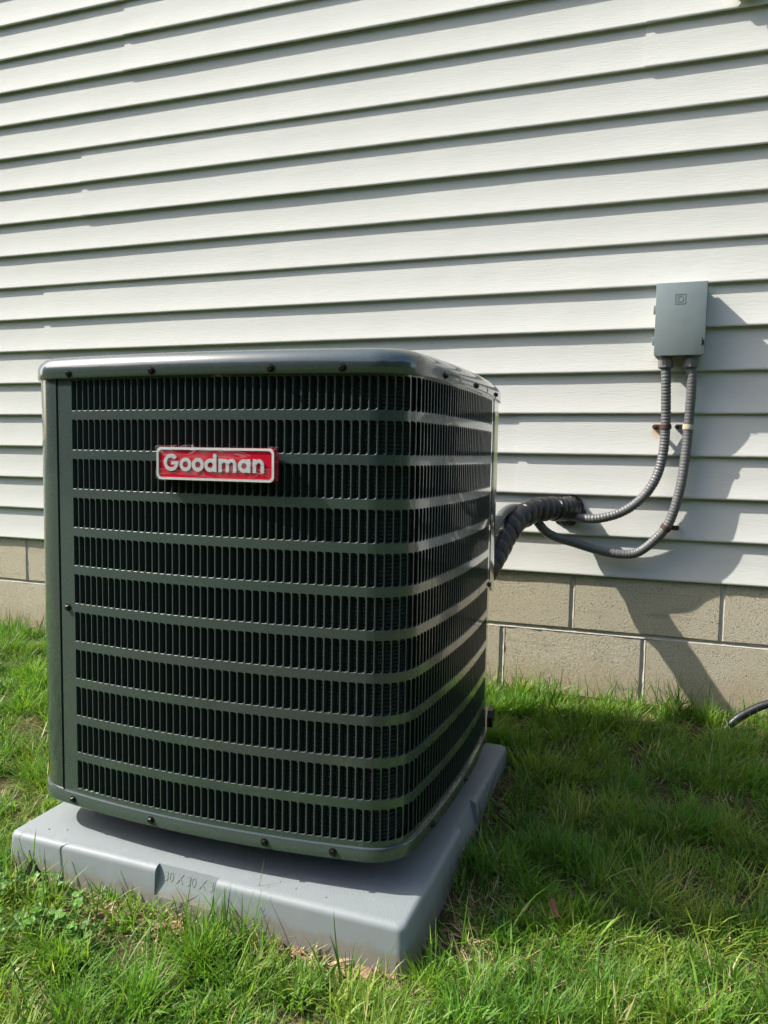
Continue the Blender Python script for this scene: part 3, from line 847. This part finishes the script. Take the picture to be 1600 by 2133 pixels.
# points in world metres: straight down the wall, then round to the pipe opening
PA_ = conduit([(0.668, -0.035, 1.030), (0.6715, -0.034, 0.971), (0.6755, -0.026, 0.856), (0.671, -0.028, 0.775), (0.654, -0.035, 0.709), (0.619, -0.040, 0.655), (0.570, -0.043, 0.617), (0.512, -0.043, 0.597), (0.465, -0.036, 0.594), (0.425, -0.020, 0.600)],
        'grey ribbed conduit nearer the cooling unit, curving left into the wall opening')
PB_ = conduit([(0.731, -0.035, 1.030), (0.7365, -0.034, 0.970), (0.734, -0.026, 0.856), (0.7295, -0.028, 0.776), (0.719, -0.035, 0.684), (0.695, -0.036, 0.592), (0.6565, -0.0300, 0.5385), (0.613, -0.030, 0.503), (0.566, -0.031, 0.497), (0.5145, -0.035, 0.5045), (0.449, -0.048, 0.523), (0.375, -0.082, 0.551), (0.332, -0.100, 0.600), (0.306, -0.140, 0.622), (0.286, -0.20, 0.626), (0.275, -0.26, 0.616), (0.271, -0.31, 0.597), (0.262, -0.36, 0.568), (0.240, -0.40, 0.528), (0.20, -0.41, 0.48)],
        'longer grey conduit looping low under the taped pipe', 0.0127, 0.00032)
def strap(P, z, side, mt, label, second=None, below=None):
    cand = [p for p in P if abs(p.z-z) < 0.004 and p.x > 0.6]
    c = cand[len(cand)//2]
    i = min(range(len(P)), key=lambda k: (P[k]-c).length); T = (P[min(i+2, len(P)-1)]-P[i-2]).normalized()
    if T.z < 0: T = -T
    X = Vector((1, 0, 0)); X = (X-T*X.dot(T)).normalized(); Y = T.cross(X)    # Y points into the wall
    root = thing('conduit_strap', label, 'strap', (c.x, 0.0, c.z), 'straps holding the conduits')
    mb = MB(); r0, r1, hw = 0.0133, 0.0150, 0.0068
    V = []; F = []
    for k in range(15):
        a = R(200*k/14-10)
        d = -(X*math.cos(a)*side*-1 + Y*math.sin(a)) 
        for r_, t in ((r0, -hw), (r1, -hw), (r1+.0006, 0), (r1, hw), (r0, hw)): V.append(c+d*r_*1.0+T*t)
    for k in range(14):
        for j in range(5): F.append((k*5+j, k*5+(j+1) % 5, k*5+5+(j+1) % 5, k*5+5+j))
    sharp(mesh('band', V, F, second or mt, root), 40)
    tx = c.x+side*0.0140; yb = 0.0045
    mb = MB(); n = 8; loop = [(0, -hw), (0.014, -hw)]+[(0.014+hw*math.sin(R(180*k/n)), -hw*math.cos(R(180*k/n))) for k in range(1, n)]+[(0.014, hw), (0, hw)]
    V = [(tx+side*a, y, c.z+b) for y in (c.y+0.004, c.y+0.0055) for a, b in loop]; m_ = len(loop)
    mb.add(V, [tuple(range(m_)), tuple(range(2*m_-1, m_-1, -1))]+[(k, k+m_, (k+1) % m_+m_, (k+1) % m_) for k in range(m_)])
    # leg that carries the tab back to the siding
    mb.box(min(tx+side*.010, tx+side*.018), max(tx+side*.010, tx+side*.018), c.y+0.0054, 0.009, c.z-.004, c.z+.004)
    sharp(mesh('tab', mb.V, mb.F, mt, root), 40)
    V, F = tube([Vector((tx+side*.013, c.y+0.0042, c.z)), Vector((tx+side*.013, c.y+0.0015, c.z)), Vector((tx+side*.013, c.y+0.0008, c.z))], lambda i, a: (0.0042, 0.004, 0.0022)[i], 12)
    sharp(mesh('screw', V, F, SCREW if mt is not RUST else RUST, root), 40)
strap(PA_, 0.856, -1, RUST, 'rusty brown conduit strap above an orange rust stain')
strap(PB_, 0.856, -1, ZINC, 'grey conduit strap with a cream coloured band', CREAM)
strap(PB_, 0.578, 1, RUST, 'lowest dark brown conduit strap, on the bend of the longer conduit')

# ------------------------------------------------------------------ taped line set and its wall seal
pts = [(0.432, 0.03, 0.617), (0.417, -0.03, 0.619), (0.368, -0.090, 0.6210), (0.329, -0.14, 0.614), (0.296, -0.2, 0.590), (0.275, -0.27, 0.543), (0.260, -0.33, 0.495), (0.230, -0.375, 0.446), (0.190, -0.40, 0.41)]
ls = thing('taped_pipe', 'thick pipe bundle wrapped in black tape bending from the wall to the unit', 'pipe', pts[0])
P, st = resample(catmull(pts, 30), 0.0022)
acc = []; ph = 0
for i in range(len(P)):
    acc.append(ph); ph += st/(0.015+0.016*min(1, i*st/0.28))
def rf(i, a):
    f = (acc[i]+a/(2*math.pi)) % 1.0; k = int(acc[i]+a/(2*math.pi))
    return 0.0315+0.0030*abs(math.sin(math.pi*f))**0.6+0.0012*math.sin(k*2.4)+0.0008*math.sin(a*3+k)
V, F = tube(P, rf, 40)
sharp(mesh('tape_wrap', V, F, TAPE, ls, smooth=True), 28)
# a loose flap of tape end on top
i0 = int(len(P)*0.62); V = []; F = []
for k in range(9):
    p = P[i0+k*4]; t = (P[i0+k*4+1]-P[i0+k*4-1]).normalized(); s = Vector((0, 0, 1)).cross(t).normalized(); up = t.cross(s)
    if up.z < 0: up = -up
    l_ = s if s.x < 0 else -s
    for a in (60, 85, 110): 
        d = l_*math.sin(R(a-20))*0.6+up*math.sin(R(130-a*.7)); V.append(p+d.normalized()*(0.0375+0.004*math.sin(k/8*3.1)+(0.003 if a == 60 else 0)))
for k in range(8):
    for j in range(2): F.append((k*3+j, k*3+j+1, k*3+4+j, k*3+3+j))
mesh('tape_flap', V, F, TAPE, ls, smooth=True)
bm = bmesh.new(); bmesh.ops.create_icosphere(bm, subdivisions=5, radius=1)
for v in bm.verts:
    d = v.co.copy(); nn = 1+0.16*noise.noise(d*2.3+Vector((4, 1, 2)))+0.12*noise.noise(d*6)+0.05*noise.noise(d*15)
    v.co = Vector((d.x*0.041*nn, d.y*0.020*nn, d.z*0.043*nn))
    if d.z < -.2: v.co.x -= 0.010*(-d.z)
me = bpy.data.meshes.new('pipe_seal'); bm.to_mesh(me); bm.free(); me.materials.append(PUTTY)
for p in me.polygons: p.use_smooth = True
o = bpy.data.objects.new('pipe_seal', me); link(o); o.location = (0.424, 0.001, 0.612)
o['label'] = 'lumpy black sealant plugging the opening where pipes enter the siding'; o['category'] = 'sealant'

# ------------------------------------------------------------------ black hose end at the right edge of the lawn
pts = [(0.850, -0.105, 0.040), (0.880, -0.10, 0.080), (0.918, -0.09, 0.108), (0.962, -0.085, 0.131), (1.03, -0.085, 0.150), (1.12, -0.09, 0.15), (1.24, -0.11, 0.09), (1.34, -0.14, 0.04), (1.5, -0.2, 0.035), (1.9, -0.3, 0.03)]
P, st = resample(catmull(pts, 20), 0.0025)
V, F = tube(P, lambda i, a: 0.0108, 16)
ho = sharp(mesh('drain_hose', V, F, HOSE, smooth=True), 60)
ho['label'] = 'black rubber hose arching over the grass by the foundation'; ho['category'] = 'hose'

# ------------------------------------------------------------------ white trim block high on the wall
tb = thing('mounting_block', 'corner of a white mounting block high on the siding', 'mounting block', (0.86, 0, 1.963))
bevel_box('face_plate', (0.787, 0.975, -0.020, -0.012, 1.964, 2.16), WHITE, tb, 0.002)
bevel_box('flange', (0.797, 0.965, -0.0119, 0.014, 1.974, 2.15), WHITE, tb, 0.002)
bevel_box('spout', (0.806, 0.852, -0.034, -0.0201, 1.958, 2.05), WHITE, tb, 0.004)

# ------------------------------------------------------------------ scrap, chip, leaf litter
def crumple(name, pts2, mt, label, cat, thick=0.0008, amp=0.004):
    bm = bmesh.new()
    vs = [bm.verts.new(p) for p in pts2]; bm.faces.new(vs)
    bmesh.ops.triangulate(bm, faces=bm.faces[:]); bmesh.ops.subdivide_edges(bm, edges=bm.edges[:], cuts=3, use_grid_fill=True)
    for v in bm.verts: v.co += Vector((noise.noise(v.co*50), noise.noise(v.co*50+Vector((7, 0, 0))), noise.noise(v.co*50+Vector((0, 7, 0)))))*amp
    bmesh.ops.recalc_face_normals(bm, faces=bm.faces[:])
    r = bmesh.ops.solidify(bm, geom=bm.faces[:], thickness=thick)
    me = bpy.data.meshes.new(name); bm.to_mesh(me); bm.free(); me.materials.append(mt)
    o = bpy.data.objects.new(name, me); link(o); o['label'] = label; o['category'] = cat
    return o
crumple('plastic_scrap', [(-0.385, -1.262, 0.004), (-0.325, -1.268, 0.0), (-0.318, -1.256, 0.026), (-0.342, -1.254, 0.038), (-0.352, -1.256, 0.055), (-0.372, -1.254, 0.030)], SCRAP, 'torn black plastic scrap poking out of the soil by the pad', 'scrap')
crumple('mulch_chip', [(0.512, -1.050, 0.052), (0.518, -1.047, 0.052), (0.530, -1.075, 0.040), (0.524, -1.078, 0.040)], CHIP, 'small red brown wood chip lying in the grass right of the pad', 'chip', 0.004, 0.0015)

# ------------------------------------------------------------------ soil crumbs round the pad
mb = MB()
bm = bmesh.new(); bmesh.ops.create_icosphere(bm, subdivisions=1, radius=1)
iv = [v.co.copy() for v in bm.verts]; ifc = [tuple(v.index for v in f.verts) for f in bm.faces]; bm.free()
def clod(x, y, r):
    o = Vector((x*31, y*17, r*900))
    z = gz(x, y)
    mb.add([(x+v.x*r*(1+.5*noise.noise(v*1.7+o)), y+v.y*r*(1+.5*noise.noise(v*1.7+o)), z+r*.35+v.z*r*.75*(1+.5*noise.noise(v*1.7+o))) for v in iv], ifc)
spots = [(0.27, -1.263, .05, 60), (0.15, -1.262, .07, 70), (-0.18, -1.268, .09, 150), (-0.30, -1.27, .05, 70), (-0.04, -1.265, .06, 60), (0.345, -1.12, .05, 40), (0.36, -0.95, .06, 50), (0.36, -0.72, .05, 30), (-0.48, -1.1, .03, 20), (.52, -.82, .04, 20)]
for x, y, s, n in spots:
    for k in range(n):
        px, py = random.gauss(x, s), random.gauss(y, .016)
        if pad_dist(px, py) < 0.003: py -= 0.02
        if pad_dist(px, py) < 0.001: continue
        clod(px, py, min(0.013, random.lognormvariate(math.log(0.0034), .55)))
for k in range(26):
    q_ = pad_mid+pe1*random.uniform(-.36, .36)+pe2*random.uniform(-.36, -.30 if k % 2 else .36); r_ = random.uniform(.0008, .0022)
    mb.add([(q_.x+v.x*r_, q_.y+v.y*r_*.7, PADTOP+r_*.4+v.z*r_*.6) for v in iv], ifc)
sharp(mesh('soil_clods', mb.V, mb.F, CLOD, kind='stuff'), 40)

# ------------------------------------------------------------------ grass: single blades
def vnoise(x, y, s, seed):
    return np.array([noise.noise((a*s, b*s, seed)) for a, b in zip(x, y)])
def make_blades(name, x, y, h, wdt, lean, az, curl, col, mt, segs=3, z=None):
    n = len(x)
    if z is None: z = np.array([gz(a, b) for a, b in zip(x, y)])-0.004
    T = np.linspace(0, 1, segs+1)
    dx, dy = np.cos(az), np.sin(az); sxn, syn = -dy, dx
    # orientation of the flat of the blade, random turn
    tw = rng.uniform(-0.9, 0.9, n)
    wx, wy = sxn*np.cos(tw)+dx*np.sin(tw), syn*np.cos(tw)+dy*np.sin(tw)
    pts = []
    ang = lean.copy(); px, py, pz = x.copy(), y.copy(), z.copy()
    rows = []
    seg = h/segs
    for k in range(segs+1):
        rows.append((px.copy(), py.copy(), pz.copy()))
        a = np.minimum(ang, 2.2)
        px = px+dx*np.sin(a)*seg; py = py+dy*np.sin(a)*seg; pz = pz+np.cos(a)*seg
        ang = ang+curl/segs
    prof_ = [1.0, 1.0, 0.78, 0.0] if segs == 3 else [1.0, 1.0, 0.9, 0.62, 0.0]
    nv = 2*segs+1
    co = np.zeros((n, nv, 3)); 
    for k in range(segs):
        hw = wdt*0.5*prof_[k]
        for s, o in ((-1, 0), (1, 1)):
            co[:, 2*k+o, 0] = rows[k][0]+s*wx*hw; co[:, 2*k+o, 1] = rows[k][1]+s*wy*hw; co[:, 2*k+o, 2] = rows[k][2]
    for j in range(3): co[:, 2*segs, j] = rows[segs][j]
    # keep clear of the wall and the pad's inside
    co[:, :, 1] = np.minimum(co[:, :, 1], 0.007)
    base = np.arange(n)[:, None]*nv
    quads = np.concatenate([base+np.array([2*k, 2*k+1, 2*k+3, 2*k+2]) for k in range(segs-1)], 1).reshape(n, segs-1, 4)
    tri = base+np.array([2*segs-2, 2*segs-1, 2*segs])
    loops = np.concatenate([quads.reshape(n, -1), tri], 1).ravel()
    tot = np.tile(np.array([4]*(segs-1)+[3]), n); start = np.concatenate([[0], np.cumsum(tot)[:-1]])
    me = bpy.data.meshes.new(name)
    me.vertices.add(n*nv); me.vertices.foreach_set('co', co.ravel().astype(np.float32))
    me.loops.add(len(loops)); me.loops.foreach_set('vertex_index', loops.astype(np.int32))
    me.polygons.add(len(tot)); me.polygons.foreach_set('loop_start', start.astype(np.int32)); me.polygons.foreach_set('loop_total', tot.astype(np.int32))
    at = me.attributes.new('tint', 'FLOAT_COLOR', 'POINT')
    c4 = np.ones((n, nv, 4)); c4[:, :, :3] = col[:, None, :]
    at.data.foreach_set('color', c4.ravel().astype(np.float32))
    me.materials.append(mt); me.update(calc_edges=True); me.validate()
    me.polygons.foreach_set('use_smooth', [True]*len(me.polygons))
    o = bpy.data.objects.new(name, me); link(o); o['kind'] = 'stuff'
    return o
def sample(n, x0, x1, y0, y1):
    return rng.uniform(x0, x1, n), rng.uniform(y0, y1, n)
def keep_lawn(x, y, margin=0.012):
    pd = np.array([pad_dist(a, b) for a, b in zip(x, y)])
    bare = np.zeros(len(x))
    for bx, by, rx, ry, a in ((-0.22, -1.275, .16, .035, .9), (0.22, -1.275, .14, .03, .85), (0.40, -0.86, .05, .12, .8), (0.355, -1.15, .035, .10, .8), (0.375, -0.62, .03, .1, .7), (0.51, -0.80, .05, .035, .75), (0.40, -1.16, .06, .05, .6), (0.62, -1.33, .08, .02, .5), (-0.5, -1.12, .03, .12, .6)):
        bare = np.maximum(bare, a*np.exp(-(((x-bx)/rx)**2+((y-by)/ry)**2)))
    return (pd > margin) & (rng.uniform(0, 1, len(x)) > bare) & (y < -0.004), pd
def in_view(x, y):
    # a generous wedge in front of the camera, so that side views keep their lawn too
    return (y > -1.75)
def lawn(n, region, hmul=1.0, seed=0):
    """tufts: every tuft has its own colour, height, blade width and lie"""
    x0, x1, y0, y1 = region
    nc = int((x1-x0)*(y1-y0)*560)
    cx, cy = sample(nc, *region)
    c2 = vnoise(cx, cy, 3.2, 8.1); c1 = vnoise(cx, cy, 8, 1.3+seed)
    wgt = np.clip(rng.lognormal(0, .55, nc)*(0.75+0.9*c1+0.4*c2), .08, 4); wgt /= wgt.sum()
    idx = rng.choice(nc, n, p=wgt)
    sig = rng.uniform(.010, .026, nc)
    ox, oy = rng.normal(0, 1, n)*sig[idx], rng.normal(0, 1, n)*sig[idx]
    x, y = cx[idx]+ox, cy[idx]+oy
    ok, pd = keep_lawn(x, y)
    x, y, ox, oy, idx = x[ok], y[ok], ox[ok], oy[ok], idx[ok]; n = len(x)
    ch = rng.normal(1, .26, nc)*(1+.35*c1); lie = 2.4*vnoise(cx, cy, 2.0, 21.0)*2+rng.normal(0, .7, nc)
    fine_t = rng.uniform(0, 1, nc) < .42
    h = np.clip(rng.normal(0.042, 0.012, n)*ch[idx]*hmul, 0.014, 0.105)
    wall = np.clip(1+y/0.10, 0, 1); left = np.clip((-0.5-x)/0.3, 0, 1)
    h *= 1+0.35*wall+0.08*left
    wd = np.clip(rng.normal(0.0027, 0.0006, n), 0.0012, 0.0042)*np.where(fine_t[idx], .55, 1.0)
    out = np.arctan2(oy, ox)
    az = np.where(rng.uniform(0, 1, n) < .45, out+rng.normal(0, .6, n), np.where(rng.uniform(0, 1, n) < .6, lie[idx]+rng.normal(0, .5, n), rng.uniform(0, 2*np.pi, n)))
    lean = np.abs(rng.normal(0.35, 0.30, n))+np.hypot(ox, oy)*14; curl = rng.normal(0.7, 0.6, n)
    g1 = np.array([0.115, 0.265, 0.024]); g2 = np.array([0.042, 0.135, 0.020]); g3 = np.array([0.29, 0.385, 0.060]); st = np.array([0.52, 0.46, 0.24])
    t = np.clip(0.55+0.7*c2+rng.normal(0, .30, nc), 0, 1)[idx][:, None]
    col = g2*(1-t)+g1*t
    ye = np.clip(0.28-0.6*c2+rng.normal(0, .30, nc), 0, 1)[idx]; ye = (ye*(1-.6*left)+rng.normal(0, .08, n)).clip(0, .85)[:, None]
    col = col*(1-ye)+g3*ye
    dryp = np.clip(rng.normal(.035, .07, nc)+.14*(c1 < -.25), 0, .6)[idx]
    dry = rng.uniform(0, 1, n) < (0.85*dryp+0.12*wall)*(1-.6*left)
    wd[dry] *= 0.75; col[dry] = st*rng.uniform(.6, 1.15, (dry.sum(), 1))
    col *= rng.uniform(0.75, 1.25, (n, 1))
    return x, y, h, wd, lean, az, curl, col
parts = [lawn(180000, (-0.55, 1.15, -1.72, 0.0), seed=0), lawn(105000, (-2.35, -0.40, -1.5, 0.0), seed=2), lawn(9000, (1.15, 2.2, -1.9, 0.0)), lawn(9000, (-1.6, -0.55, -2.2, -1.5))]
make_blades('grass', *[np.concatenate([p[i] for p in parts]) for i in range(8)], GRASS)
# tall loose blades along the pad and the wall
def tufts(cs, label):
    X = [[] for _ in range(8)]
    for cx, cy, n, s, hh in cs:
        x = rng.normal(cx, s, n); y = rng.normal(cy, s*.6, n)
        ok, pd = keep_lawn(x, y, 0.008); x, y = x[ok], y[ok]; n = len(x)
        h = np.clip(rng.normal(hh, hh*.22, n), .03, .17)
        t = rng.uniform(0, 1, (n, 1)); col = np.array([0.045, 0.135, 0.022])*(1-t)+np.array([0.11, 0.23, 0.03])*t
        vals = (x, y, h, np.clip(rng.normal(.0026, .0007, n), .0013, .0045), np.abs(rng.normal(.28, .22, n)), rng.uniform(0, 2*np.pi, n), rng.normal(.55, .5, n), col)
        for k in range(8): X[k].append(vals[k])
    return [np.concatenate(a) for a in X]
cs = [(0.06, -1.285, 60, .05, .085), (0.02, -1.30, 50, .05, .08), (-0.42, -1.265, 40, .03, .08), (-0.38, -1.27, 26, .03, .085), (0.20, -1.28, 22, .05, .07), (0.29, -1.275, 12, .03, .07), (-0.10, -1.275, 16, .04, .07),
      (0.36, -1.22, 30, .02, .06), (0.38, -1.0, 30, .03, .09), (0.37, -0.80, 26, .025, .09), (0.35, -0.62, 20, .02, .085)]
for x in np.arange(-2.2, 2.0, 0.06): cs.append((x, -0.03, int(rng.uniform(6, 20)), .028, float(rng.uniform(.07, .125))))
for k in range(46): cs.append((float(rng.uniform(-.5, 1.1)), float(rng.uniform(-1.7, -.1)), 14, .03, .09))
make_blades('grass', *tufts(cs, ''), GRASS, segs=4)
# dead thatch lying low
n = 26000; x, y = sample(n, -2.2, 1.3, -1.75, 0.0); ok, pd = keep_lawn(x, y, 0.004); pdd = pd[ok]; x, y = x[ok], y[ok]; n = len(x)
c = np.array([0.36, 0.28, 0.14])*rng.uniform(.45, 1.25, (n, 1)); 
make_blades('dry_thatch', x, y, np.clip(rng.normal(.034, .014, n), .012, .08), np.clip(rng.normal(.0022, .0007, n), .001, .004), rng.normal(1.25, .25, n), rng.uniform(0, 2*np.pi, n), rng.normal(.25, .4, n), c, STRAW)
xs = np.concatenate([rng.normal(-.2, .12, 700), rng.normal(.42, .06, 500), rng.normal(.52, .04, 200), rng.normal(.2, .1, 400)]); ys = np.concatenate([rng.normal(-1.285, .02, 700), rng.normal(-1.1, .08, 500), rng.normal(-.81, .03, 200), rng.normal(-1.28, .02, 400)])
ok, pd = keep_lawn(xs, ys, 0.006); ok = pd > .006; xs, ys = xs[ok], ys[ok]; n = len(xs)
make_blades('dry_thatch', xs, ys, np.clip(rng.normal(.04, .012, n), .015, .08), np.clip(rng.normal(.0022, .0007, n), .001, .004), rng.normal(1.35, .2, n), rng.uniform(0, 2*np.pi, n), rng.normal(.2, .4, n), np.array([.46, .35, .19])*rng.uniform(.6, 1.2, (n, 1)), STRAW)

# clover-like weeds in the left foreground
cx, cy = [], []
for k in range(14):
    a, b = random.uniform(-.50, -.15), random.uniform(-1.42, -1.28)
    if pad_dist(a, b) < .02: continue
    for j in range(12): cx.append(random.gauss(a, .018)); cy.append(random.gauss(b, .014))
V = []; F = []; cols = []
for a, b in zip(cx, cy):
    if pad_dist(a, b) < .012: continue
    z = gz(a, b)+random.uniform(.012, .04); r_ = random.uniform(.0035, .0065); az = random.uniform(0, 6.28); nz = Vector((random.gauss(0, .35), random.gauss(0, .35), 1)).normalized()
    t = nz.orthogonal().normalized(); s = nz.cross(t); g = random.uniform(.7, 1.3)
    for lf in range(3):
        a0 = az+lf*2.094; c = Vector((a, b, z))+(t*math.cos(a0)+s*math.sin(a0))*r_
        i0 = len(V)
        for k in range(7):
            q_ = a0+2*math.pi*k/7; V.append(c+(t*math.cos(q_)+s*math.sin(q_))*r_*(.95 if k else .8)+nz*.001*math.cos(k*2)); cols.append((.085*g, .19*g, .025*g, 1))
        F.append(tuple(range(i0, i0+7)))
o = mesh('clover_leaves', V, F, CLOVER, kind='stuff')
at = o.data.attributes.new('tint', 'FLOAT_COLOR', 'POINT'); at.data.foreach_set('color', np.array(cols, dtype=np.float32).ravel())

# ------------------------------------------------------------------ unseen tree row added behind the camera to darken paint reflections and ambient light
n = 16000
ta = rng.uniform(R(-175), R(-2), n); top = 8.0+2.4*np.array([noise.noise((a*3.1, 3.3, 0)) for a in ta])+1.2*np.array([noise.noise((a*13, 8.3, 0)) for a in ta])
tz = rng.uniform(0.0, 1, n)**0.8*top; rad_ = 20+rng.uniform(0, 3.0, n)*np.sqrt(np.clip(1.05-tz/top, 0, 1))
tx, ty = rad_*np.cos(ta), rad_*np.sin(ta)
V = np.zeros((n, 4, 3)); nd = rng.normal(0, 1, (n, 3)); nd /= np.linalg.norm(nd, axis=1)[:, None]; ud = np.cross(nd, rng.normal(0, 1, (n, 3))); ud /= np.linalg.norm(ud, axis=1)[:, None]
sz = rng.uniform(.25, .6, n)[:, None]; cc = np.stack([tx, ty, tz], 1)
for k, (a, b) in enumerate(((1, 0), (0, 1), (-1, 0), (0, -1))): V[:, k] = cc+nd*a*sz+ud*b*sz
me = bpy.data.meshes.new('added_treeline'); me.from_pydata([tuple(v) for v in V.reshape(-1, 3)], [], [(4*i, 4*i+1, 4*i+2, 4*i+3) for i in range(n)])
me.materials.append(simple('added_treeline_leaves', (0.045, 0.075, 0.028), 0.8, 0.4, 1.5)); o = bpy.data.objects.new('added_treeline', me); link(o); o['kind'] = 'stuff'
